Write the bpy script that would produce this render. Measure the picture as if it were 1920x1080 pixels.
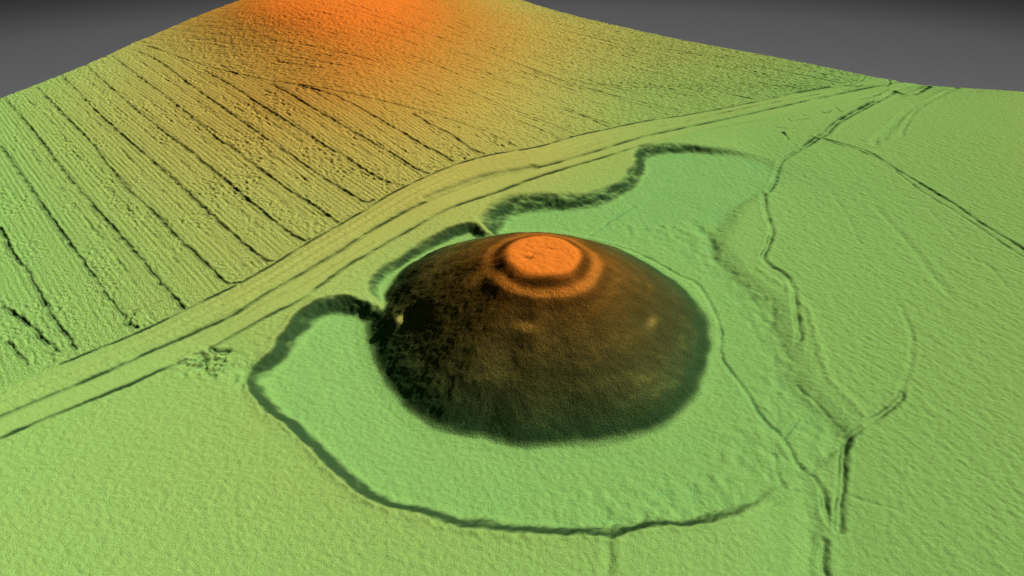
import bpy, math, json
import numpy as np

# ------------------------------------------------------------------ clear, camera, light
for o in list(bpy.data.objects):
    bpy.data.objects.remove(o, do_unlink=True)
scene = bpy.context.scene
COL = scene.collection

cam_data = bpy.data.cameras.new('camera')
cam = bpy.data.objects.new('camera', cam_data)
COL.objects.link(cam)
cam.location = (0.0, 0.0, 209.4)
cam.rotation_euler = (math.radians(90 - 34), 0, 0)
cam_data.sensor_width = 36.0
cam_data.lens = 36.0 * 1304 / 1920
cam_data.clip_start = 1.0
cam_data.clip_end = 6000.0
scene.camera = cam

SUN_AZ, SUN_EL = math.radians(20), math.radians(34)      # azimuth from +x towards +y
sd = np.array([math.cos(SUN_EL) * math.cos(SUN_AZ), math.cos(SUN_EL) * math.sin(SUN_AZ), math.sin(SUN_EL)])
sun_data = bpy.data.lights.new('sun', 'SUN')
sun_data.energy = 5.0
sun_data.angle = math.radians(0.6)
sun_data.color = (1.0, 0.975, 0.93)
sun = bpy.data.objects.new('sun', sun_data)
COL.objects.link(sun)
from mathutils import Vector
sun.rotation_euler = Vector((-sd[0], -sd[1], -sd[2])).to_track_quat('-Z', 'Y').to_euler()

# neutral grey backdrop, near black above; gradient shaped to darken the upper corners
world = bpy.data.worlds.new('World')
scene.world = world
world.use_nodes = True
wn, wl = world.node_tree.nodes, world.node_tree.links
wn.clear()
w_out = wn.new('ShaderNodeOutputWorld')
w_bg = wn.new('ShaderNodeBackground')
w_tc = wn.new('ShaderNodeTexCoord')
w_sep = wn.new('ShaderNodeSeparateXYZ')
w_ramp = wn.new('ShaderNodeValToRGB')
w_map = wn.new('ShaderNodeMapRange')
w_map.inputs['From Min'].default_value = -0.28
w_map.inputs['From Max'].default_value = -0.15
wl.new(w_tc.outputs['Generated'], w_sep.inputs[0])
wl.new(w_sep.outputs['Z'], w_map.inputs['Value'])
wl.new(w_map.outputs[0], w_ramp.inputs[0])
for i_, (p_, v_) in enumerate([(0.0, 0.125), (0.55, 0.090), (0.80, 0.042), (1.0, 0.016)]):
    e_ = w_ramp.color_ramp.elements[i_] if i_ in (0, 1) else w_ramp.color_ramp.elements.new(p_)
    e_.position = p_
    e_.color = (v_, v_, v_ * 1.02, 1)
wl.new(w_ramp.outputs[0], w_bg.inputs['Color'])
w_bg.inputs['Strength'].default_value = 1.0
wl.new(w_bg.outputs[0], w_out.inputs['Surface'])

scene.render.engine = 'CYCLES'
scene.view_settings.view_transform = 'Standard'
scene.view_settings.look = 'None'
scene.view_settings.exposure = 0.0
scene.view_settings.gamma = 1.0

# ------------------------------------------------------------------ plan of the place, metres (x right, y away)
F = json.loads('''{"ditchA":[[-69.0,276.3],[-81.3,285.2],[-89.7,286.2],[-96.6,280.7],[-100.3,268.5],[-104.3,254.2],[-107.8,239.8],[-108.7,233.0],[-100.9,219.4],[-87.8,208.3],[-76.5,197.9],[-67.1,188.6],[-54.7,177.2],[-42.5,169.7],[-31.3,166.1],[-17.4,162.6],[-1.9,159.4],[15.2,157.6],[32.3,157.6],[46.1,160.7],[59.6,161.0],[71.8,164.0],[86.9,169.2],[98.7,175.4],[108.6,181.1],[121.9,189.4],[134.4,200.8],[132.3,217.5],[126.8,233.0],[130.0,253.5],[132.2,269.8],[134.5,286.2],[133.1,299.4],[126.4,315.6],[121.7,334.8],[121.6,355.6],[128.0,375.0],[145.4,403.3],[164.3,426.7],[179.2,452.1],[181.4,472.3],[170.6,482.9],[148.2,488.8],[121.4,490.8],[103.5,479.9],[96.5,453.9],[78.9,422.6],[51.8,401.8],[17.1,396.0],[1.7,387.4],[-3.3,373.7],[-1.6,361.9],[40,300],[5,270]],"ditchB":[[-59.3,294.3],[-68.0,302.6],[-67.9,313.3],[-58.7,326.7],[-46.6,342.8],[-34.1,357.4],[-27.1,362.5],[-22.2,360.0],[0,330],[-10,310]],"base":[[-2.97,85.9],[-2.716,83.3],[-2.497,84.1],[-2.339,85.6],[-2.194,86.7],[-2.022,84.6],[-1.89,82.4],[-1.751,83.6],[-1.648,83.7],[-1.494,83.7],[-1.338,84.3],[-1.127,86.6],[-0.934,87.1],[-0.743,84.6],[-0.484,81.9],[-0.231,81.9],[0.031,84.5],[0.42,83],[0.7,83],[1.1,86],[1.57,90],[2.0,92],[2.4,93],[2.8,90],[3.111,86.0]],"tracks":[[[-387.8,497.0],[-363.5,469.9],[-315.6,415.1],[-274.0,368.8],[-236.1,326.2],[-218.6,306.8],[-209.2,294.9],[-193.8,279.5],[-187.5,271.7],[-182.1,269.5]],[[-450.5,605.4],[-376.6,522.6],[-322.0,458.3],[-282.9,413.9],[-254.9,383.3],[-226.3,352.1],[-205.2,328.4],[-186.4,306.9],[-169.9,288.9],[-165.3,283.9]],[[-437.1,632.4],[-327.6,507.4],[-287.1,457.6],[-249.3,411.8],[-219.5,380.9],[-194.8,352.1],[-172.4,328.4],[-161.1,315.9],[-153.2,307.1],[-148.1,304.6],[-144.2,305.4]],[[-433.5,667.7],[-325.5,537.9],[-255.9,459.4],[-211.3,409.3],[-180.6,374.0],[-161.6,352.7],[-153.6,344.2],[-136.4,327.1],[-131.2,325.4]],[[-423.8,696.5],[-305.9,553.0],[-224.0,460.5],[-176.7,407.0],[-159.6,387.9],[-134.3,359.4],[-120.6,347.2],[-117.8,348.3]],[[-412.9,726.8],[-293.7,581.3],[-219.9,489.3],[-204.0,473.5],[-176.7,442.5],[-141.8,405.6],[-127.0,391.3],[-104.3,366.7]],[[-394.0,738.6],[-343.3,685.4],[-273.5,594.9],[-204.3,509.5],[-150.6,450.3],[-110.4,409.0],[-92.5,391.3],[-87.2,393.9]],[[-282.7,641.3],[-241.5,592.8],[-196.6,535.0],[-141.0,474.9],[-119.1,454.2],[-96.6,430.5],[-82.9,417.4],[-72.1,412.0]],[[-203.8,582.7],[-159.4,529.7],[-127.1,497.7],[-99.3,470.9],[-80.6,453.3],[-63.8,434.6],[-56.3,430.8]],[[-175.9,568.9],[-134.5,537.8],[-108.7,514.6],[-87.0,494.1],[-65.1,472.0],[-52.8,461.4],[-40.7,448.7]],[[-76.7,518.7],[-61.5,503.8],[-44.5,489.3],[-30.7,471.1],[-20.1,463.5]],[[-403.3,759.5],[-369.6,735.2],[-288.5,657.1],[-200.0,585.9],[-136.7,549.5],[-77.7,527.6],[-35.4,509.3],[-14.8,495.2],[0.0,482.3],[3.9,473.9],[-2.7,467.7]],[[-11.5,536.2],[12.5,521.7],[39.0,496.6]],[[17.1,537.2],[40.2,517.5],[48.0,509.5],[45.5,502.8]],[[43.3,567.7],[76.2,529.0]],[[-310.5,370.1],[-288.0,343.2],[-265.6,320.4],[-245.2,297.2],[-226.7,276.2],[-213.2,263.2],[-204.1,253.1]],[[-259.3,288.2],[-239.0,274.4],[-223.8,261.4],[-211.2,251.3]],[[-240.7,259.8],[-228.4,249.7],[-220.7,242.8]],[[-187.5,271.7],[-188.8,281.5],[-179.4,290.1]],[[-371.7,754.4],[-342.8,788.4],[-293.5,806.1],[-260.0,816.2]]],"lines":[["L1",0.75,0.9,[[-205.2,242.5],[-190.3,255.6],[-178.2,266.5],[-163.1,283.0],[-143.7,304.0],[-131.0,321.8],[-117.7,342.7],[-101.7,364.8],[-88.9,383.6],[-75.1,403.6],[-54.6,427.9],[-37.9,445.2],[-14.0,462.7],[5.0,472.3],[24.8,485.1],[49.0,506.5],[75.7,524.4],[107.0,543.9],[141.9,559.3],[175.5,575.1],[210.6,593.0],[249.2,615.3],[294.8,637.9]]],["L2",0.6,0.9,[[-212.1,208.8],[-200.0,220.2],[-189.3,229.2],[-176.3,241.5],[-168.6,250.0],[-156.2,260.3],[-153.1,263.4],[-137.3,278.1],[-126.5,295.7],[-116.0,308.6],[-96.1,336.4],[-84.3,355.4],[-68.2,376.2],[-45.2,400.7],[-18.9,425.7],[0.0,435.1],[30.0,454.5],[71.5,487.5],[101.9,511.2],[136.2,531.4],[185.9,557.6],[240.2,588.0],[299.4,620.7],[345.3,644.6],[371.4,653.6]]],["L2b",1.0,2.6,[[-54.0,396.6],[-38.2,412.1],[-19.0,429.4],[0.0,438.9],[14.8,446.8]]],["L4a",0.6,0.8,[[-204.7,196.8],[-190.3,209.5],[-179.7,218.0],[-166.5,229.0],[-160.7,234.9],[-148.6,245.0]]],["L4b",0.6,0.8,[[-140.1,253.2],[-130.4,264.6],[-118.7,277.8],[-107.0,291.2],[-92.4,317.4],[-80.7,333.6],[-59.1,360.9],[-37.4,386.0],[-11.4,407.5],[17.0,432.3],[55.9,461.5],[91.6,489.2]]],["L4c",0.22,0.8,[[91.6,489.2],[133.1,516.1],[171.9,537.1],[211.4,554.0],[277.9,589.6],[333.3,620.4]]],["L5",0.3,0.8,[[-151.2,258.3],[-135.7,273.1],[-124.4,288.4],[-109.8,302.9],[-94.1,326.0],[-79.6,345.5]]],["L6",0.45,0.9,[[138.8,543.9],[189.6,571.8],[274.7,615.2]]],["L7",0.25,0.9,[[-34.9,414.0],[0.0,438.9],[30.3,460.5],[72.9,500.7],[124.3,536.2]]],["st1",1.7,2.3,[[349.1,626.5],[324.8,604.5],[286.9,569.3],[265.4,548.4],[248.4,526.0],[242.2,520.7]]],["st2",1.5,2.0,[[239.4,517.6],[222.8,500.8]]],["st3",0.8,1.5,[[220.6,498.9],[199.3,477.6],[189.8,459.9],[182.6,442.6],[172.8,425.4]]],["st4",0.75,1.4,[[170.2,425.3],[162.9,399.0],[158.7,372.4],[150.4,352.7],[143.0,338.7],[145.2,328.9],[149.7,321.7],[149.9,307.5],[143.9,284.7],[139.8,267.2],[137.6,263.1]]],["st5",0.9,1.6,[[349.1,626.5],[356.0,617.6],[369.1,624.6],[386.6,638.7]]],["dk1",0.75,1.0,[[241.1,517.6],[260.0,499.4],[268.1,486.9],[273.5,458.1],[281.6,423.4],[286.7,397.6],[289.5,374.2],[295.9,345.8],[299.4,318.4]]],["dk2",0.5,0.9,[[240.4,512.4],[261.9,491.2],[270.1,464.7],[273.0,435.4],[274.5,421.3],[281.8,388.4],[286.2,361.1],[290.2,336.5],[294.6,313.1]]],["g1",0.3,1.3,[[214.4,424.5],[211.9,391.3],[205.3,354.4]]],["g2",0.6,2.0,[[234.5,402.3],[233.5,351.9],[231.0,328.0],[229.8,301.4]]],["g3",0.4,1.2,[[266.8,398.5],[261.5,338.9],[265.8,329.0],[263.0,302.4],[262.4,286.4]]],["g4",0.35,1.1,[[198.8,290.6],[193.5,266.4],[182.8,245.4],[172.7,231.0],[167.2,222.0]]],["g5",0.75,1.3,[[169.7,225.9],[167.2,222.0],[153.6,211.6],[143.2,204.9],[135.7,200.1]]],["g6",0.8,1.3,[[135.7,200.1],[131.0,190.8],[124.6,176.6],[118.6,163.7],[115.5,155.8]]],["g7",0.25,0.8,[[122.8,172.0],[132.7,166.8],[139.3,164.3]]],["g8",0.3,0.8,[[126.1,231.9],[131.9,217.5],[135.0,206.0],[136.3,201.5]]],["p1",0.55,1.0,[[44.6,363.1],[68.5,350.3],[84.2,333.5],[93.8,321.2],[101.0,313.9],[102.9,297.4],[103.1,275.9],[98.4,254.0],[99.8,242.6],[102.9,230.2],[105.4,212.3],[110.2,201.3],[111.2,191.1],[113.2,181.2]]],["p2",0.8,1.2,[[114.9,180.4],[115.8,171.7],[114.2,165.4],[113.6,158.7]]],["p3",1.0,1.3,[[108.7,151.5],[104.3,140.7],[104.9,136.2],[104.5,128.6]]],["p4",0.35,0.9,[[120.1,211.4],[110.8,201.3]]],["p5",0.4,0.9,[[104.2,191.9],[102.5,183.7],[102.4,175.2]]],["p6",0.7,3.5,[[111.7,178.6],[106.2,157.6],[99.8,138.1],[95.9,126.7]]],["n1",0.45,1.6,[[33.2,151.4],[32.4,141.5],[30.1,134.4]]],["h1",0.4,1.1,[[45.8,365.7],[64.9,390.2],[79.6,405.9]]],["r1",0.5,2.4,[[324.8,560.6],[289.2,520.0],[278.2,504.1]]],["r2",0.45,2.2,[[409.1,634.0],[374.5,606.6],[335.2,573.3],[302.6,531.0],[288.0,512.4]]],["r3",0.35,1.5,[[400.8,630.0],[347.3,579.7],[315.8,536.6],[306.6,519.6]]],["r4",0.5,1.2,[[386.4,640.3],[363.2,617.4],[351.3,617.6]]],["r5",0.5,1.2,[[339.7,670.8],[329.7,656.4],[314.6,646.5],[308.7,641.7],[316.6,639.1],[326.1,644.0]]],["r6",0.5,1.2,[[358.2,660.1],[354.9,649.3],[347.5,641.6]]],["b1",0.4,0.8,[[227.8,556.9],[230.4,551.3],[245.7,557.4]]],["b2",0.3,0.8,[[227.8,556.9],[238.8,563.1],[245.1,564.5]]],["b3",0.4,0.8,[[262.3,574.9],[265.1,570.0],[272.0,576.5]]],["b4",0.4,0.8,[[278.7,585.7],[278.9,576.7],[279.8,572.9]]],["b5",0.6,1.0,[[215.7,528.4],[215.6,516.1]]],["b6",0.25,0.9,[[210.3,538.8],[227.1,534.7],[255.1,529.2]]],["b7",0.2,0.8,[[281.3,592.3],[307.1,604.1],[332.0,617.5]]],["x1",1.0,1.3,[[-140.1,253.2],[-137.2,250.6],[-132.4,251.3]]],["x2",0.7,1.2,[[-143.9,248.8],[-139.2,241.3],[-134.7,234.8],[-132.4,233.7]]],["x3",0.6,0.8,[[-130.7,241.2],[-130.7,236.9]]],["x4",0.6,1.2,[[-123.0,233.8],[-122.5,230.3]]],["y1",0.3,3.0,[[113.2,384.3],[117.9,361.4],[114.4,340.0],[119.9,326.0]]],["y2",0.4,1.6,[[93.9,167.1],[105.5,172.3],[113.2,177.3]]]],"spot":[-53.2,267.9],"patch":[[5.8,239.8],[64.7,255.2]],"pit":[7.5,276.5],"edgeL":[[-452.3,602.9],[-432.3,667.5],[-405.0,763.4],[-361.1,821.0],[-319.6,866.6]],"edgeR":[[13.9,960.0],[89.4,871.1],[187.5,785.9],[274.1,725.0],[325.7,687.9],[367.5,652.6],[389.5,641.5],[462.7,620.2]],"cp":[[-145.87,163.49,4.2],[-164.47,139.76,4.2],[-91.46,143.73,4.3],[-45.98,139.76,4.2],[24.73,139.11,3.7],[61.2,143.75,2.8],[97.08,142.08,0.8],[156.87,153.86,2.0],[166.67,139.13,2.2],[220.33,237.48,3.0],[366.94,469.41,4.6],[327.72,513.42,3.2],[190.61,328.64,2.1],[131.4,246.29,1.8],[144.39,238.63,2.0],[208.58,467.24,1.4],[184.58,451.47,0.3],[185.14,492.5,1.0],[177.12,492.81,1.3],[367.32,641.54,3.0],[389.49,641.54,3.5],[462.68,620.21,5.0],[196.38,563.63,4.2],[158.14,593.86,5.2],[187.52,785.88,8.0],[274.09,725.05,6.0],[325.75,687.86,4.0],[13.88,959.99,14.0],[89.45,871.14,11.0],[69.13,641.47,9.0],[8.92,569.72,13.5],[-30.36,671.55,25.0],[-77.89,646.05,32.0],[-136.38,710.77,40.0],[-199.75,761.2,44.0],[-283.89,814.68,38.0],[-140.66,571.05,31.0],[-210.13,593.46,24.0],[-291.06,689.76,20.0],[-355.71,715.25,13.0],[-404.98,763.35,11.0],[-361.13,820.98,23.0],[-319.58,866.64,33.0],[-403.54,647.23,7.2],[-432.31,667.51,6.0],[-452.32,602.89,4.5],[-290.11,463.9,7.0],[-285.55,355.02,4.0],[-253.76,276.9,3.5],[-215.32,255.27,4.0],[-195.56,219.12,4.0],[-168.24,296.62,6.0],[-150.35,378.94,9.0],[-124.94,412.06,11.0],[-88.72,403.24,11.5],[-98.21,347.24,8.5],[-56.9,426.21,12.0],[-21.29,423.27,9.5],[15.08,458.17,9.5],[66.62,479.51,6.5],[-120.12,273.53,6.0],[-133.46,250.59,4.6],[-143.21,203.03,4.4],[-107.73,215.03,4.8],[-82.99,188.32,4.8],[-49.02,158.49,4.7],[-18.32,149.92,4.4],[38.17,147.19,3.8],[83.02,157.03,2.2],[-36.45,385.98,9.0],[-3.51,416.27,8.2],[43.22,429.62,6.5],[85.74,475.78,6.0],[118.3,503.52,4.6],[165.61,495.84,2.6],[197.38,506.62,1.6],[-98.09,291.51,6.2],[-73.41,290.14,5.5],[-80.43,332.03,7.0],[-57.19,363.93,8.0],[-21.03,372.4,7.0],[119.66,183.82,0.8],[132.17,165.56,1.6],[95.52,166.04,1.0],[-116.0,1114.0,46.0],[-300.0,60.0,3.0],[340.0,60.0,2.0],[0.0,60.0,2.5],[500.0,602.0,5.0],[-380.0,330.0,3.2],[430.0,330.0,4.5],[-150.0,1000.0,46.0]]}''')
MX, MY = 15.0, 279.0            # centre of the mound

# ------------------------------------------------------------------ graded survey grid
rng = np.random.RandomState(7)
ys = [62.0]
while ys[-1] < 1112:
    y = ys[-1]
    if y < 120: st = 0.85
    elif y < 380: st = 0.56
    elif y < 700: st = 0.56 + (y - 380) / 320 * 0.60
    else: st = 1.16 + (y - 700) / 400 * 1.6
    ys.append(y + st)
Y1 = np.array(ys)
NR, NC = len(Y1), 1100
eL = [[-300, 60], [-395, 330]] + F['edgeL'] + [[-118, 1114]]
eR = [[340, 60], [500, 603]] + F['edgeR'][::-1] + [[-112, 1114]]
eL, eR = np.array(eL), np.array(eR)
XL = np.interp(Y1, eL[:, 1], eL[:, 0])
XR = np.interp(Y1, eR[:, 1], eR[:, 0])
U = np.linspace(0, 1, NC)
X = XL[:, None] + (XR - XL)[:, None] * U[None, :]
Y = np.repeat(Y1[:, None], NC, 1)

# ------------------------------------------------------------------ helpers: noise, curves, distances
def vnoise(x, y, seed):
    r = np.random.RandomState(seed).rand(256, 256).astype(np.float32)
    xi, yi = np.floor(x).astype(np.int64), np.floor(y).astype(np.int64)
    fx, fy = (x - xi).astype(np.float32), (y - yi).astype(np.float32)
    fx, fy = fx * fx * (3 - 2 * fx), fy * fy * (3 - 2 * fy)
    xa, xb, ya, yb = xi & 255, (xi + 1) & 255, yi & 255, (yi + 1) & 255
    a = r[ya, xa] * (1 - fx) + r[ya, xb] * fx
    b = r[yb, xa] * (1 - fx) + r[yb, xb] * fx
    return (a * (1 - fy) + b * fy) * 2 - 1

def rot(x, y, deg):
    c, s = math.cos(math.radians(deg)), math.sin(math.radians(deg))
    return x * c + y * s, -x * s + y * c

def sstep(a, b, v):
    t = np.clip((v - a) / (b - a), 0, 1)
    return t * t * (3 - 2 * t)

def smooth_curve(p, n=5):
    p = np.array(p, float)
    if len(p) < 3:
        return p
    q = np.vstack([2 * p[0] - p[1], p, 2 * p[-1] - p[-2]])
    out = []
    for i in range(1, len(q) - 2):
        for k in range(n):
            t = k / n
            out.append(0.5 * (2 * q[i] + (q[i + 1] - q[i - 1]) * t + (2 * q[i - 1] - 5 * q[i] + 4 * q[i + 1] - q[i + 2]) * t * t
                              + (3 * q[i] - q[i - 1] - 3 * q[i + 1] + q[i + 2]) * t ** 3))
    out.append(q[-2])
    return np.array(out)

def line_dist(p, maxd, jitter=0.0, jx=None, jy=None):
    """distance of every grid point to a polyline, only computed within maxd of it"""
    D = np.full(X.shape, 1e3, np.float32)
    p = np.asarray(p, float)
    for a, b in zip(p[:-1], p[1:]):
        y0, y1 = min(a[1], b[1]) - maxd, max(a[1], b[1]) + maxd
        i0, i1 = np.searchsorted(Y1, y0), np.searchsorted(Y1, y1)
        if i1 <= i0:
            continue
        x0, x1 = min(a[0], b[0]) - maxd, max(a[0], b[0]) + maxd
        xl, w = XL[i0:i1], (XR - XL)[i0:i1]
        j0 = max(int(np.floor(((x0 - xl) / w).min() * (NC - 1))), 0)
        j1 = min(int(np.ceil(((x1 - xl) / w).max() * (NC - 1))) + 1, NC)
        if j1 <= j0:
            continue
        sx, sy = X[i0:i1, j0:j1], Y[i0:i1, j0:j1]
        if jx is not None:
            sx, sy = sx + jx[i0:i1, j0:j1] * jitter, sy + jy[i0:i1, j0:j1] * jitter
        d = b - a
        L2 = d @ d + 1e-9
        t = np.clip(((sx - a[0]) * d[0] + (sy - a[1]) * d[1]) / L2, 0, 1)
        dd = np.hypot(sx - a[0] - t * d[0], sy - a[1] - t * d[1])
        D[i0:i1, j0:j1] = np.minimum(D[i0:i1, j0:j1], dd)
    return D

def inside(poly, x, y):
    poly = np.asarray(poly, float)
    r = np.zeros(x.shape, bool)
    for (x0, y0), (x1, y1) in zip(poly, np.roll(poly, -1, 0)):
        if y0 == y1:
            continue
        c = (y0 > y) != (y1 > y)
        r ^= c & (x < (x1 - x0) * (y - y0) / (y1 - y0) + x0)
    return r

# ------------------------------------------------------------------ the lie of the land (thin-plate through spot heights)
cp = np.array(F['cp'])
S = 200.0
def tps(x, y):
    P = cp[:, :2] / S
    n = len(P)
    d2 = ((P[:, None] - P[None]) ** 2).sum(-1)
    K = 0.5 * d2 * np.log(d2 + 1e-12) + np.eye(n) * 2e-3
    A = np.zeros((n + 3, n + 3))
    A[:n, :n] = K; A[:n, n] = 1; A[:n, n + 1:] = P; A[n, :n] = 1; A[n + 1:, :n] = P.T
    W = np.linalg.solve(A, np.r_[cp[:, 2], 0, 0, 0])
    z = W[n] + W[n + 1] * x / S + W[n + 2] * y / S
    for i in range(n):
        q = (x / S - P[i, 0]) ** 2 + (y / S - P[i, 1]) ** 2
        z += W[i] * 0.5 * q * np.log(q + 1e-12)
    return z
# evaluated on a coarse lattice and interpolated: the land itself is smooth
gx, gy = np.arange(-520, 560, 6.0), np.arange(40, 1140, 6.0)
GX, GY = np.meshgrid(gx, gy)
GZ = tps(GX, GY)
fx, fy = (X - gx[0]) / 6.0, (Y - gy[0]) / 6.0
ix, iy = np.clip(fx.astype(int), 1, len(gx) - 3), np.clip(fy.astype(int), 1, len(gy) - 3)
tx, ty = fx - ix, fy - iy
def cub(t):
    return [(-t + 2 * t * t - t ** 3) / 2, (2 - 5 * t * t + 3 * t ** 3) / 2, (t + 4 * t * t - 3 * t ** 3) / 2, (-t * t + t ** 3) / 2]
cx, cy = cub(tx), cub(ty)
Z0 = np.zeros_like(X)
for b in range(4):
    for a in range(4):
        Z0 += cy[b] * cx[a] * GZ[iy + b - 1, ix + a - 1]
Z0 = np.maximum(Z0, 0.1)

jx, jy = vnoise(X / 3.1, Y / 3.1, 11), vnoise(X / 3.1, Y / 3.1, 12)
jx2, jy2 = vnoise(X / 9, Y / 9, 13), vnoise(X / 9, Y / 9, 14)

# ------------------------------------------------------------------ ditches round the mound
Xw, Yw = X + jx * 0.5 + jx2 * 1.2, Y + jy * 0.5 + jy2 * 1.2
polyA, polyB = smooth_curve(F['ditchA'], 4), smooth_curve(F['ditchB'], 4)
def sdf(poly, maxd=30):
    d = line_dist(np.vstack([poly, poly[:1]]), maxd, 1.0, jx * 0.5 + jx2 * 1.2, jy * 0.5 + jy2 * 1.2)
    ins = inside(poly, Xw, Yw)
    return np.where(ins, -d, d)
sA, sB = sdf(polyA), sdf(polyB)
north = sstep(350, 385, Y)
wA = (5.8 + 1.05 * np.clip(Z0, 0, 12)) * (1 - north) + (2.5 + 2.2 * np.clip(Z0, 0, 12)) * north
east_side = sstep(95, 125, X) * (1 - sstep(395, 420, Y)) * sstep(190, 225, Y)
wA = wA + 10.0 * east_side
wA = wA + 14.0 * np.exp(-((X - 182) / 26) ** 2 - ((Y - 455) / 45) ** 2)
uA = np.clip((sA + 2.6 * (1 - north) + 6.0 * east_side) / wA, 0, 1)
fA = sstep(0, 1, uA ** (1.4 - 0.4 * np.maximum(north, east_side)))
fB = sstep(0, 1, sB / 9.0)
# the bank dies out where two lengths of ditch meet
Z0 = Z0 - 2.2 * np.exp(-((X + 112) / 9) ** 2 - ((Y - 236) / 7) ** 2)
floorA = -0.35 * sstep(330, 400, Y) + 0.12 * vnoise(X / 14, Y / 14, 21)
floorB = 2.6 + 0.3 * jx2
Z = floorA * (1 - fA) + Z0 * fA
Z = floorB * (1 - fB) + Z * fB
# broken, slightly raised lip along the bank tops in front of the mound
lip = np.exp(-((sA + 2.6 - wA) / 1.7) ** 2) * (Z0 > 1.6) * (Y < 330)
Z += lip * (0.30 + 0.25 * vnoise(X / 2.4, Y / 2.4, 22))

# ------------------------------------------------------------------ the mound
dx, dy = X - MX, Y - MY
R = np.hypot(dx, dy)
TH = np.arctan2(dy, dx)
bt = np.array(F['base'])
tt = np.r_[bt[:, 0] - 2 * math.pi, bt[:, 0], bt[:, 0] + 2 * math.pi]
rb = np.r_[bt[:, 1], bt[:, 1], bt[:, 1]]
keep = np.argsort(tt)
fine = np.linspace(-math.pi * 1.5, math.pi * 1.5, 541)
RBf = np.interp(fine, tt[keep], rb[keep])
k = np.exp(-np.linspace(-2, 2, 7) ** 2); k /= k.sum()
RBf = np.convolve(np.pad(RBf, 3, 'edge'), k, 'valid')
RB = np.interp(TH, fine, RBf) + 0.9 * vnoise(TH * 9, TH * 0 + 3, 31) + 0.25 * jx
s = R * 84.0 / RB
prof_r = [0, 15.5, 17.5, 19.5, 22.0, 23.5, 28.0, 30.0, 33.0, 36.5, 45, 55, 65, 74, 79, 82, 85, 90]
prof_z = [40.2, 40.0, 39.5, 38.5, 36.9, 36.2, 34.8, 33.6, 31.7, 29.7, 24.8, 18.9, 12.8, 6.9, 3.6, 1.6, 0.1, -0.9]
rf = np.linspace(0, 95, 951)
pf = np.interp(rf, prof_r, prof_z)
k = np.exp(-np.linspace(-2, 2, 15) ** 2); k /= k.sum()
pf = np.convolve(np.pad(pf, 7, 'edge'), k, 'valid')
# the terrace is weathered away round the far side and to the left
lowr = vnoise(TH * 2.2 + 7, R / 16, 32)
zm = np.interp(s + 0.35 * lowr, rf, pf)
plain = np.interp(s, [0, 15.5, 17.5, 36.5, 95], [40.2, 40.0, 39.4, 29.7, 0])
tw = 0.35 + 0.65 * sstep(-2.9, -2.2, TH) * (1 - sstep(-0.5, 0.5, TH)) + 0.2
tw = np.clip(tw, 0, 1) * (1 - sstep(29, 36, s)) + sstep(29, 36, s)
zm = zm * tw + plain * (1 - tw)
on = (s < 90)
mound_w = sstep(86, 80, s) * sstep(0, 20, 100 - s)
flank = sstep(17, 21, s) * (1 - sstep(80, 86, s))
# downhill rills and tussocks
ang = TH * 60
tuss = 0.25 * vnoise(ang / 1.0, R / 2.4, 33) + 0.45 * vnoise(ang / 0.6, R / 1.6, 34) + 0.2 * vnoise(X / 2.2, Y / 2.2, 35) + 0.5 * vnoise(X / 1.15, Y / 1.15, 36)
TU = flank * tuss * 0.21
zm += TU
# small platform, two scars and a few soft hollows on the flank
def bowl(px, py, ra, rt, dz, deg=0.0):
    a, b = rot(X - px, Y - py, deg)
    return dz * np.exp(-(a / ra) ** 2 - (b / rt) ** 2)
sx, sy = F['spot']
dirx, diry = (sx - MX), (sy - MY); L = math.hypot(dirx, diry); dirx /= L; diry /= L
radial = (X - sx) * dirx + (Y - sy) * diry
side = -(X - sx) * diry + (Y - sy) * dirx
ledge = np.exp(-(radial / 4.2) ** 2 - (side / 4.0) ** 2)
zm += ledge * radial * 0.62
for (px, py), wd in zip(F['patch'], (5.0, 6.0)):
    dirx, diry = (px - MX), (py - MY); L = math.hypot(dirx, diry); dirx /= L; diry /= L
    radial = (X - px) * dirx + (Y - py) * diry
    side = -(X - px) * diry + (Y - py) * dirx
    zm += np.exp(-(radial / 4.0) ** 2 - (side / wd) ** 2) * radial * 0.26
zm += flank * 0.55 * vnoise(TH * 3.1 + 2, R / 13, 37)
px, py = F['pit']
top = 1 - sstep(14, 17, s)
zm += bowl(px, py, 2.0, 1.3, -1.15, 30) + bowl(px + 2.5, py + 3.5, 1.6, 1.6, -0.6) + bowl(px + 10, py + 8, 6, 0.8, -0.5, -12)
zm += top * (0.16 * vnoise(X / 1.3, Y / 1.3, 38) + 0.10 * vnoise(X / 2.8, Y / 2.8, 39))
Zg = Z.copy()
# upper envelope of mound and ground, softened at the foot
kk = 0.55
dmz = (zm - Zg) / kk
Zm = kk * np.logaddexp(Zg / kk, zm / kk)
ismound = on & (zm > Zg + 0.05)
Z = np.where(on & (dmz > -4), Zm, Zg)
off = (~ismound).astype(np.float32)
offs = np.where(on, 1 - sstep(-0.6, 0.8, zm - Zg), 1.0)

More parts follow.
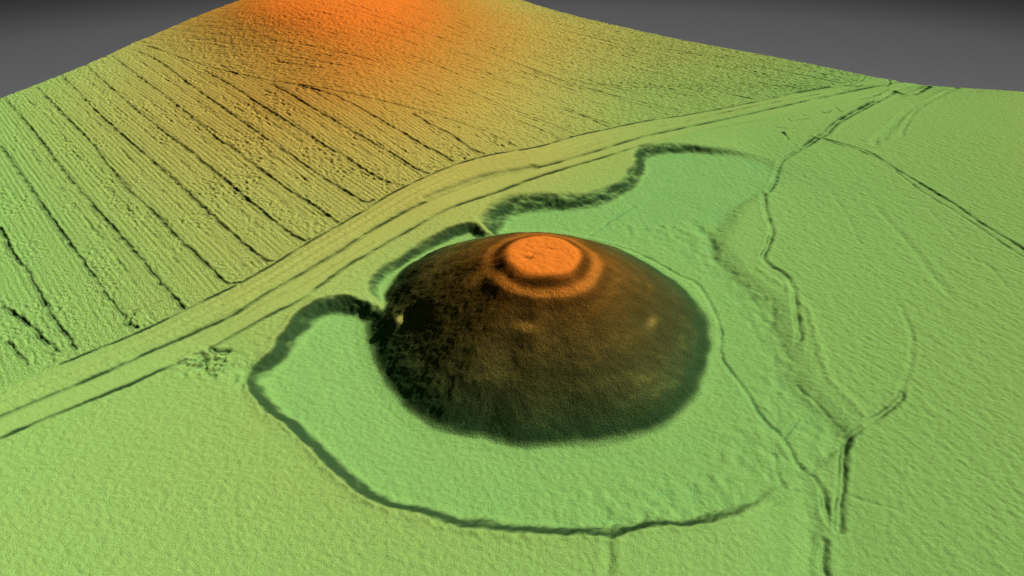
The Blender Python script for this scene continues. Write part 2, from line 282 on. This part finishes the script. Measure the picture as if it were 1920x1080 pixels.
# ------------------------------------------------------------------ road corridor, field edges
lines = {k_: (d, w, smooth_curve(p, 4)) for k_, d, w, p in F['lines']}
L1, L2 = lines['L1'][2], lines['L2'][2]
L4 = np.vstack([lines['L4a'][2], lines['L4b'][2], lines['L4c'][2][1:]])
def ext(p, a, b):
    p = np.asarray(p)
    d0 = p[0] - p[3]; d0 /= np.hypot(*d0)
    d1 = p[-1] - p[-4]; d1 /= np.hypot(*d1)
    return np.vstack([p[0] + d0 * a, p, p[-1] + d1 * b])
L1e, L2e, L4e = ext(L1, 260, 260), ext(L2, 200, 260), ext(L4, 200, 200)
def above(p):
    """points on the far side of a line running from left to right"""
    poly = np.vstack([p, [[2000, p[-1][1]], [2000, 3000], [-2000, 3000], [-2000, p[0][1]]]])
    return inside(poly, X, Y)
a1, a2, a4 = above(L1e), above(L2e), above(L4e)
d1, d2, d4 = line_dist(L1e, 12), line_dist(L2e, 12), line_dist(L4e, 12)
road = a4 & ~a2
field = a1
verge = a2 & ~a1
# the carriageway is a smooth low causeway with a camber
rd = np.minimum(d2, d4) * road
Z += offs * road * 0.5 * sstep(0, 3.0, rd)
vd = np.minimum(d1, d2) * verge
Z += offs * verge * (0.7 * sstep(0, 5.0, vd) + 0.2 * np.sin(d1 * 1.1) * sstep(0, 3, vd))

# ------------------------------------------------------------------ ploughland: tramlines, drill rows, clods
tracks = [smooth_curve(p, 4) for p in F['tracks']]
t11 = tracks[11]
split = np.vstack([[-700, t11[0][1] + 225], t11[:-9], [[60, 440], [400, 200]]])
back = field & inside(np.vstack([split, [[2000, 200], [2000, 3000], [-2000, 3000]]]), X, Y)
left = field & ~back
lw = left.astype(np.float32); bw = back.astype(np.float32)
fw = np.minimum(d1 / 3.0, 1) * field
al, ac = rot(X, Y, -49)          # along / across the rows of the near field
bl, bc = rot(X, Y, -34.5)        # along / across the rows of the far field
# clods lie in straggling strings along the rows
patch = sstep(-0.25, 0.55, vnoise(al / 34, ac / 9, 41) + 0.5 * vnoise(al / 12, ac / 4, 42))
clod = vnoise(al / 2.1, ac / 1.15, 43)
clod2 = vnoise(al / 1.2, ac / 0.9, 44)
rows = np.sin(ac * 2 * math.pi / 3.0 + 0.6 * vnoise(al / 20, ac / 20, 45))
zf = -0.40 * np.clip(vnoise(al / 22, ac / 1.15, 62) - 0.2, 0, 1) + 0.30 * np.clip(clod - 0.05, -1, 1) * (0.45 + 0.9 * patch) + 0.20 * clod2 * (0.4 + patch) + 0.11 * rows
pits = np.clip(vnoise(al / 2.4, ac / 1.6, 46) - 0.42, 0, 1) * patch
zf -= 1.5 * pits * (0.35 + 0.65 * sstep(-330, -220, X))
zf *= 0.6 + 0.4 * sstep(330, 430, Y)
Z += zf * lw * np.clip(fw, 0, 1)
brow = np.clip(vnoise(bl / 16, bc / 1.5, 47) - 0.1, 0, 1) * (0.4 + 0.6 * sstep(-0.3, 0.4, vnoise(bl / 60, bc / 20, 48)))
zb = -0.30 * brow + 0.34 * vnoise(bl / 3.0, bc / 1.4, 49) + 0.26 * vnoise(bl / 1.6, bc / 1.3, 50) - 0.30 * np.clip(vnoise(bl / 26, bc / 1.1, 61) - 0.25, 0, 1)
Z += zb * bw * np.clip(fw, 0, 1)

SEG = np.zeros(X.shape, np.int32)      # 0 = plain, >0 = one wheel track each
track_owner = {}
ZC = np.zeros_like(Z)
def cut(d):
    """dig d metres out of the ground, remembering the cuts"""
    global Z, ZC
    Z = Z - d
    ZC = ZC - d
def cut_track(p, depth, w, tid, mask, sharp=0.55):
    D = line_dist(p, 4.5, sharp, jx, jy)
    brk = 0.85 + 0.28 * vnoise(X / 6.5, Y / 6.5, 100 + tid) + 0.15 * jy
    global Z
    cut(depth * np.clip(brk, 0.1, 1.35) * np.exp(-(D / w) ** 2) * mask)
    Z = Z + 0.10 * np.exp(-((D - w * 2.0) / 0.8) ** 2) * mask
    SEG[(D < w * 1.25) & (mask > 0.5)] = tid
fm = (field & (d1 > 0.6)).astype(np.float32)
tid = 1
for i, p in enumerate(tracks):
    thin = i in (11, 12, 13, 14, 17, 18, 19)
    cut_track(p, 0.6 if thin else 0.85, 0.8 if thin else 0.85, tid, fm)
    # the fainter second wheel of the same pass
    if i < 11 and i not in (9, 10):
        q = p[:-8] + np.array([1.45, 1.25]) * 1.1
        D = line_dist(q, 3.0, 0.7, jx, jy)
        cut(0.30 * np.clip(0.3 + vnoise(X / 5, Y / 5, 300 + i) * 1.2, 0, 1) * np.exp(-(D / 0.8) ** 2) * fm)
        # headland row halfway between passes
        q = p[:-10] + np.array([12.2, 10.5]) * 0.9
        D = line_dist(q, 3.0, 1.0, jx, jy)
        cut(0.50 * np.clip(vnoise(X / 7, Y / 7, 330 + i) * 0.7 + 0.55, 0.15, 1) * np.exp(-(D / 0.9) ** 2) * fm)
    tid += 1
# passes over the far field, parallel to its lower edge
cdir = np.array([math.cos(math.radians(-34.5)), math.sin(math.radians(-34.5))])
cper = np.array([-cdir[1], cdir[0]])
p0 = np.array(F['tracks'][11][5])
for n in range(1, 43):
    o = p0 + cper * 8.0 * n
    a = o - cdir * 460 + cper * 4 * math.sin(n * 2.1)
    b = o + cdir * 420
    p = np.linspace(a, b, 24) + cper[None] * (0.7 * np.sin(np.linspace(0, 7, 24) + n))[:, None]
    D = line_dist(p, 4.0, 0.35, jx, jy)
    m = bw * (d1 > 2.5)
    br = np.clip(0.5 + 0.8 * vnoise(bl / 45, bc / 3, 400 + n), 0.12, 1.1) * (1.0 if n % 2 == 0 else 0.6)
    cut(0.5 * br * np.exp(-(D / 0.85) ** 2) * m)
    SEG[(D < 1.2) & (m > 0.5)] = tid
    tid += 1
NTR = tid

# ------------------------------------------------------------------ grain of the other ground
other = (~field).astype(np.float32) * offs
gl, gc = rot(X, Y, 118)
g1n = vnoise(X / 2.3, Y / 2.3, 51); g2n = vnoise(X / 1.15, Y / 1.15, 52); g3n = vnoise(X / 0.8, Y / 0.8, 53)
fl = 1 - fA
east = sstep(110, 170, X) * (Y < 520)
Z += other * 1.5 * (0.03 * g1n + 0.085 * g2n + 0.045 * g3n) * (1 - 0.45 * road)
Z += other * east * 0.13 * vnoise(gl / 4.5, gc / 1.3, 54)
# uneven boggy floor between the mound and the low scarp
bog = sstep(95, 112, R) * (X > MX) * (sA < 0) * (Y < 380)
Z += bog * 0.28 * vnoise(X / 3.4, Y / 4.2, 55)
slope_w = np.clip(fA * (1 - fA) * 4, 0, 1)
Z += offs * slope_w * (0.34 * vnoise(X / 2.0, Y / 2.0, 56) + 0.26 * vnoise(X / 1.1, Y / 1.1, 57)) * np.clip((Z0 - 1) / 4, 0.05, 1)
slopeB = np.clip(fB * (1 - fB) * 4, 0, 1)
Z += offs * slopeB * 0.3 * vnoise(X / 1.6, Y / 1.6, 58)
# loose spoil by the gateway
gp = np.array(lines['x2'][2][2])
hp = np.exp(-(((X - gp[0] - 3) / 13) ** 2 + ((Y - gp[1] + 2) / 9) ** 2))
Z += offs * hp * (1.0 * vnoise(X / 2.6, Y / 2.6, 59) + 0.55 * vnoise(X / 1.3, Y / 1.3, 60))

# ------------------------------------------------------------------ cut every surveyed line
LID = np.zeros(X.shape, np.int32)
deepest = np.zeros_like(Z)
lnames = list(lines)
for i, nme in enumerate(lnames):
    depth, w, p = lines[nme]
    if nme[0] == 'L' and nme != 'L2b': depth, w = depth * 1.25, w * 0.8
    if nme[0] in 'br': depth *= 1.5
    if nme in ('g1', 'g2', 'g3'): depth *= 0.6
    D = line_dist(p, w * 3.2, 0.35, jx, jy)
    bk = np.clip(0.85 + 0.4 * vnoise(X / 8, Y / 8, 200 + i), 0.35, 1.25)
    deepest = np.maximum(deepest, depth * bk * np.exp(-(D / w) ** 2) * offs)
    if depth >= 0.3:
        Z += 0.16 * depth * np.exp(-((D - w * 2.1) / (w * 0.7)) ** 2) * offs
    LID[(D < w * 1.3) & (offs > 0.5)] = i + 1
cut(deepest)
# low scarp at the edge of the wet ground, right of the mound
scarp = np.exp(-((sA - 1.5) / 3.0) ** 2) * (X > 100) * (Y < 420)
# track-side shoulder behind the mound and the fall of the far road bank
D2b = line_dist(lines['L2b'][2], 8)

# ------------------------------------------------------------------ normals of the whole surface (shared by all pieces)
dXu = np.gradient(X, axis=1); dZu = np.gradient(Z, axis=1)
dXv = np.gradient(X, axis=0); dYv = np.gradient(Y, axis=0); dZv = np.gradient(Z, axis=0)
# cross((dXu,0,dZu),(dXv,dYv,dZv))
NX_ = -dZu * dYv
NY_ = dZu * dXv - dXu * dZv
NZ_ = dXu * dYv
ln_ = np.sqrt(NX_ ** 2 + NY_ ** 2 + NZ_ ** 2)
NRM = np.stack([NX_ / ln_, NY_ / ln_, NZ_ / ln_], -1).reshape(-1, 3).astype(np.float32)
# steepness of the ground over a couple of metres: drives the painted slope shading
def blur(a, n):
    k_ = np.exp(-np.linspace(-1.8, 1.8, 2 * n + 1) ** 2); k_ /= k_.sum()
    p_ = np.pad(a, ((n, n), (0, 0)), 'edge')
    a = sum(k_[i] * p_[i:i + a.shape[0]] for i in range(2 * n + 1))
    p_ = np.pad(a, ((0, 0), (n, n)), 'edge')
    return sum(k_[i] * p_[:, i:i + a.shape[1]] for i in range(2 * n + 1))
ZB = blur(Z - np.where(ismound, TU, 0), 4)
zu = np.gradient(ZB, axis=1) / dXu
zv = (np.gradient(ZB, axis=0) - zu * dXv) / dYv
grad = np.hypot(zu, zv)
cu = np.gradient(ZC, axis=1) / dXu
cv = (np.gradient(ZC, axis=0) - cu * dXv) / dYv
grad = np.maximum(grad, 1.0 * blur(np.hypot(cu, cv), 1))  # narrow ruts get the painted slope shading right across
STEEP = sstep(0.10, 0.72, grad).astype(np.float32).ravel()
V = np.stack([X, Y, Z], -1).reshape(-1, 3).astype(np.float32)

# ------------------------------------------------------------------ materials
def srgb(r, g, b):
    f = lambda c: (c / 12.92) if c <= 0.04045 else ((c + 0.055) / 1.055) ** 2.4
    return [f(c / 255.0) for c in (r, g, b)]

RAMP = [(-2, (120, 192, 116)), (-0.7, (140, 197, 110)), (0.0, (150, 198, 106)), (4, (154, 196, 103)), (7.5, (178, 191, 98)), (12, (194, 186, 93)),
        (17, (203, 180, 86)), (24, (211, 167, 74)), (31, (218, 153, 61)), (37, (236, 141, 50)), (42, (255, 140, 48))]
GAIN = 1.14
def ground_material(name, grain=1.0, scale=1.0, mottle=0.19):
    """ground tinted by its height; slope shading is painted into the colour"""
    m = bpy.data.materials.new(name)
    m.use_nodes = True
    nt = m.node_tree
    N, Lk = nt.nodes, nt.links
    N.clear()
    out = N.new('ShaderNodeOutputMaterial')
    bs = N.new('ShaderNodeBsdfDiffuse')
    bs.inputs['Roughness'].default_value = 0.3
    geo = N.new('ShaderNodeNewGeometry')
    sep = N.new('ShaderNodeSeparateXYZ')
    Lk.new(geo.outputs['Position'], sep.inputs[0])
    # height with a slight scatter, so that the tint has no clean contour
    nz = N.new('ShaderNodeTexNoise'); nz.inputs['Scale'].default_value = 0.05; nz.inputs['Detail'].default_value = 3
    Lk.new(geo.outputs['Position'], nz.inputs['Vector'])
    ma = N.new('ShaderNodeMath'); ma.operation = 'MULTIPLY_ADD'; ma.inputs[1].default_value = 1.0; 
    Lk.new(nz.outputs['Fac'], ma.inputs[0]); Lk.new(sep.outputs['Z'], ma.inputs[2])
    mr = N.new('ShaderNodeMapRange'); mr.inputs['From Min'].default_value = -2.0 + 0.5; mr.inputs['From Max'].default_value = 44.0 + 0.5
    Lk.new(ma.outputs[0], mr.inputs['Value'])
    ramp = N.new('ShaderNodeValToRGB')
    Lk.new(mr.outputs[0], ramp.inputs[0])
    els = ramp.color_ramp.elements
    while len(els) < len(RAMP):
        els.new(0.5)
    for e, (z, c) in zip(els, RAMP):
        e.position = (z + 2) / 46.0
        l = srgb(*c)
        e.color = (l[0] * GAIN, l[1] * GAIN, l[2] * GAIN, 1)
    # fine mottling of the cover
    n2 = N.new('ShaderNodeTexNoise'); n2.inputs['Scale'].default_value = 1.1 * scale; n2.inputs['Detail'].default_value = 6; n2.inputs['Roughness'].default_value = 0.7
    Lk.new(geo.outputs['Position'], n2.inputs['Vector'])
    m2 = N.new('ShaderNodeMapRange'); m2.inputs['From Min'].default_value = 0.3; m2.inputs['From Max'].default_value = 0.7
    m2.inputs['To Min'].default_value = 1.0 - mottle; m2.inputs['To Max'].default_value = 1.0 + mottle * 0.85
    Lk.new(n2.outputs['Fac'], m2.inputs['Value'])
    mul = N.new('ShaderNodeVectorMath'); mul.operation = 'SCALE'
    Lk.new(ramp.outputs['Color'], mul.inputs[0]); Lk.new(m2.outputs[0], mul.inputs['Scale'])
    # slope shading painted into the colour, darker where steep
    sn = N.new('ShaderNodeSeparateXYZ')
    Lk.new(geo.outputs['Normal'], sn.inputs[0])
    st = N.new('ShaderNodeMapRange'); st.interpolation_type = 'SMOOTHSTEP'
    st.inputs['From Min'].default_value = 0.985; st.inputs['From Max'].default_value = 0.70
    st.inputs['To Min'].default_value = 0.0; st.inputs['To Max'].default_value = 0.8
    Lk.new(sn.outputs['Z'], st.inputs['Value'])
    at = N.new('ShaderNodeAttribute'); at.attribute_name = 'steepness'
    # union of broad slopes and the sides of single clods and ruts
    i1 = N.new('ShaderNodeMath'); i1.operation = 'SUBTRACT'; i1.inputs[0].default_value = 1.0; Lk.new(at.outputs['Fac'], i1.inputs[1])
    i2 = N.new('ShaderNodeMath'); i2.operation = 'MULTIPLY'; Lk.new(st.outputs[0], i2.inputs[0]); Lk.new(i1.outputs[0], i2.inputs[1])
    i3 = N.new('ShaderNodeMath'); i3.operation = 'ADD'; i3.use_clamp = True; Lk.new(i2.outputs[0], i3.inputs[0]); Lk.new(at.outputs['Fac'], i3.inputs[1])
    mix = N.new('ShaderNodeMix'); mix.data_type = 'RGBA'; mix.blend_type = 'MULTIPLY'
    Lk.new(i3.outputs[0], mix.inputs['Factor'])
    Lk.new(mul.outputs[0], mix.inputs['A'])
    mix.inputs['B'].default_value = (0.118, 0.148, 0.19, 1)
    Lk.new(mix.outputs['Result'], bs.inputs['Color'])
    # relief finer than the survey
    nb = N.new('ShaderNodeTexNoise'); nb.inputs['Scale'].default_value = 1.25 * scale; nb.inputs['Detail'].default_value = 3; nb.inputs['Roughness'].default_value = 0.6
    Lk.new(geo.outputs['Position'], nb.inputs['Vector'])
    bp = N.new('ShaderNodeBump'); bp.inputs['Strength'].default_value = 0.8 * grain; bp.inputs['Distance'].default_value = 0.6
    Lk.new(nb.outputs['Fac'], bp.inputs['Height'])
    Lk.new(bp.outputs['Normal'], bs.inputs['Normal'])
    Lk.new(bs.outputs[0], out.inputs['Surface'])
    return m

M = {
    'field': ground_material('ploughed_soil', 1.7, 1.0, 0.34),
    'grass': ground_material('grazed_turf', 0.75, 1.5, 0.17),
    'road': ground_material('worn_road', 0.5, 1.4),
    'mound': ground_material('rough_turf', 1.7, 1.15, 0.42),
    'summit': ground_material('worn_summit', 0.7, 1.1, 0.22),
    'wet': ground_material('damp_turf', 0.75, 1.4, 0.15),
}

# ------------------------------------------------------------------ split the surface into the pieces of the place
ii = (np.arange(NR - 1)[:, None] * NC + np.arange(NC - 1)[None, :])
QUADS = np.stack([ii, ii + 1, ii + 1 + NC, ii + NC], -1).reshape(-1, 4)
def fc(a):       # value at the first corner of each face
    return a[:-1, :-1].reshape(-1)

def sheet(name, mask, mat, parent=None, origin=(0, 0, 0), kind=None, label=None, cat=None, group=None):
    q = QUADS[mask]
    if len(q) == 0:
        return None
    used, inv = np.unique(q, return_inverse=True)
    co = V[used] - np.array(origin, np.float32)
    me = bpy.data.meshes.new(name)
    nf = len(q)
    me.vertices.add(len(used)); me.vertices.foreach_set('co', co.ravel())
    me.loops.add(nf * 4); me.loops.foreach_set('vertex_index', inv.astype(np.int32).ravel())
    me.polygons.add(nf); me.polygons.foreach_set('loop_start', np.arange(0, nf * 4, 4, dtype=np.int32))
    me.update(calc_edges=True)
    me.polygons.foreach_set('use_smooth', np.ones(nf, bool))
    at = me.attributes.new('custom_normal', 'FLOAT_VECTOR', 'POINT')
    at.data.foreach_set('vector', NRM[used].ravel())
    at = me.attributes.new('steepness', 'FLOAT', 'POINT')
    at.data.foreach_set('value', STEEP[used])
    me.materials.append(mat)
    o = bpy.data.objects.new(name, me)
    COL.objects.link(o)
    if parent:
        o.parent = parent
    else:
        o.location = origin
    if kind: o['kind'] = kind
    if label: o['label'] = label
    if cat: o['category'] = cat
    if group: o['group'] = group
    return o

f_mound = fc(ismound)
f_s = fc(s)
f_field = fc(field) & ~f_mound
f_back = fc(back) & ~f_mound
f_left = f_field & ~f_back
f_seg = fc(SEG)
f_lid = fc(LID) * ~f_mound
f_road = fc(road) & ~f_mound
f_verge = fc(verge) & ~f_mound
f_sA, f_sB, f_wA = fc(sA), fc(sB), fc(wA)
f_x, f_y = fc(X), fc(Y)
taken = f_mound.copy()

# the mound
root = bpy.data.objects.new('earthen_mound', None)
COL.objects.link(root)
root.location = (MX, MY, 0)
root['label'] = 'huge round dark earthen mound with a flat bright orange top'
root['category'] = 'mound'
O = (MX, MY, 0)
spot = np.hypot(f_x - F['spot'][0], f_y - F['spot'][1]) < 3.0
terr = (f_s > 23.0) & (f_s < 28.6)
summit = f_s <= 17.6
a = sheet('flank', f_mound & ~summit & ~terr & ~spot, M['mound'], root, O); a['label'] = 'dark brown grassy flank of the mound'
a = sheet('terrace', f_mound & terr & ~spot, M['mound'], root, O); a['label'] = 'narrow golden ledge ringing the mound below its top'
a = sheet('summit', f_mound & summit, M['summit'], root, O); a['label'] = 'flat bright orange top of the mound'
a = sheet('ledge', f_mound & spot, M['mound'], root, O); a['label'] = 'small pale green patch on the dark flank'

# watercourses and tracks
def claim(names):
    global taken
    m = np.zeros(len(f_lid), bool)
    for n_ in names:
        m |= f_lid == lnames.index(n_) + 1
    m &= ~taken
    taken = taken | m
    return m
def named(name, lines_, mat, label, cat):
    return sheet(name, claim(lines_), mat, None, (0, 0, 0), 'structure', label, cat)
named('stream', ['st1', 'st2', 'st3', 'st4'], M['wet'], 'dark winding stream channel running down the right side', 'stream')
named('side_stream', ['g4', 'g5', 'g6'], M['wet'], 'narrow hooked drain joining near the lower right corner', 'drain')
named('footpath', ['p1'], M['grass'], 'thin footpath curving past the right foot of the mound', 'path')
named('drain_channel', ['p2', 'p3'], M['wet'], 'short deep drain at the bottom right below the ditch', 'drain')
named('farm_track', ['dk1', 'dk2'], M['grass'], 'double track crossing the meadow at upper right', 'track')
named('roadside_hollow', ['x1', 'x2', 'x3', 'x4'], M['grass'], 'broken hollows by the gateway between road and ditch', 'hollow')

def area(name, mask, mat, label, cat):
    global taken
    m = mask & ~taken
    taken = taken | m
    return m

# arable land with its wheel tracks
def arable(name, mask, tids, label):
    global taken
    mask = mask & ~taken
    taken = taken | mask
    o = sheet(name, mask & (f_seg == 0), M['field'], None, (0, 0, 0), 'structure', label, 'field')
    for t in range(1, NTR):
        mm = mask & (f_seg == t)
        if mm.sum() > 25:
            sheet('wheel_track', mm, M['field'], o)
    return o
arable('ploughed_field', f_left, None, 'rough yellow-green ploughed field with long straight wheel tracks, left of the road')
arable('upper_field', f_back, None, 'sloping field rising to orange at the back, with fine parallel rows')

m = f_verge & ~taken; taken |= m
sheet('road_verge', m, M['grass'], None, (0, 0, 0), 'structure', 'grass verge between the ploughed field and the road', 'verge')
m = f_road & ~taken; taken |= m
sheet('road', m, M['road'], None, (0, 0, 0), 'structure', 'long straight road running past the back of the mound', 'road')

# ditches: floor and bank
m = (f_sB < 14.0) & (f_y > 330) & (f_x < 5) & ~taken & (f_sA > f_wA * 0.9); taken |= m
ob = sheet('ditch_hollow', m & (f_sB <= 1.5), M['wet'], None, (0, 0, 0), 'structure', 'short green hollow behind the mound beside the road', 'ditch')
if ob: sheet('bank', m & (f_sB > 1.5), M['wet'], ob)
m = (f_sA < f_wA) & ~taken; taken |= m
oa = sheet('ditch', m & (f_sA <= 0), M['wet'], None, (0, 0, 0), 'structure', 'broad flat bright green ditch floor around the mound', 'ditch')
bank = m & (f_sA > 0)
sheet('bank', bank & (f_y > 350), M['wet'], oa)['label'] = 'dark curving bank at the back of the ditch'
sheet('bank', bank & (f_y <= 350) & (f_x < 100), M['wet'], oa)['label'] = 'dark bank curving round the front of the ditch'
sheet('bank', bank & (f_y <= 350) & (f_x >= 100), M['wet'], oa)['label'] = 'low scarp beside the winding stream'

# remaining grassland
dk = ext(lines['dk1'][2], 10, 300)
far_right = (inside(np.vstack([dk, [[1500, 0], [1500, 2000], [dk[0][0], 2000]]]), X, Y))
m = fc(far_right) & ~taken; taken |= m
sheet('right_field', m, M['grass'], None, (0, 0, 0), 'structure', 'olive green field beyond the double track at the right edge', 'field')
m = (f_y < 300) & (f_x < 100) & ~taken; taken |= m
sheet('front_field', m, M['grass'], None, (0, 0, 0), 'structure', 'smooth green field in front of the ditch at lower left', 'field')
m = (f_x < 120) & (f_y >= 300) & ~taken; taken |= m
sheet('bank_top', m, M['grass'], None, (0, 0, 0), 'structure', 'yellow-green strip of grass between the road and the ditch', 'grass strip')
m = ~taken
sheet('meadow', m, M['grass'], None, (0, 0, 0), 'structure', 'wide pale green water meadow to the right of the mound', 'meadow')

# ------------------------------------------------------------------ the cut sides and underside of the block of land
border = np.r_[np.arange(NC), np.arange(1, NR) * NC + NC - 1, (NR - 1) * NC + np.arange(NC - 2, -1, -1), np.arange(NR - 2, 0, -1) * NC]
bt_ = V[border]
BOT = -14.0
nb_ = len(border)
vv = np.vstack([bt_, np.c_[bt_[:, :2], np.full(nb_, BOT)]])
faces = [(i, i + nb_, (i + 1) % nb_ + nb_, (i + 1) % nb_) for i in range(nb_)]
faces.append(tuple(range(2 * nb_ - 1, nb_ - 1, -1)))
me = bpy.data.meshes.new('ground_block')
me.from_pydata([tuple(map(float, v)) for v in vv], [], faces)
soil = bpy.data.materials.new('cut_earth'); soil.use_nodes = True
bsdf = soil.node_tree.nodes['Principled BSDF']
bsdf.inputs['Roughness'].default_value = 0.95
tn = soil.node_tree.nodes.new('ShaderNodeTexNoise'); tn.inputs['Scale'].default_value = 0.3
cr = soil.node_tree.nodes.new('ShaderNodeValToRGB')
cr.color_ramp.elements[0].color = (0.10, 0.085, 0.06, 1); cr.color_ramp.elements[1].color = (0.17, 0.15, 0.11, 1)
soil.node_tree.links.new(tn.outputs['Fac'], cr.inputs[0]); soil.node_tree.links.new(cr.outputs[0], bsdf.inputs['Base Color'])
me.materials.append(soil)
gb = bpy.data.objects.new('ground', me)
COL.objects.link(gb)
gb['kind'] = 'structure'
gb['label'] = 'cut earth sides of the block of land'
gb['category'] = 'ground'
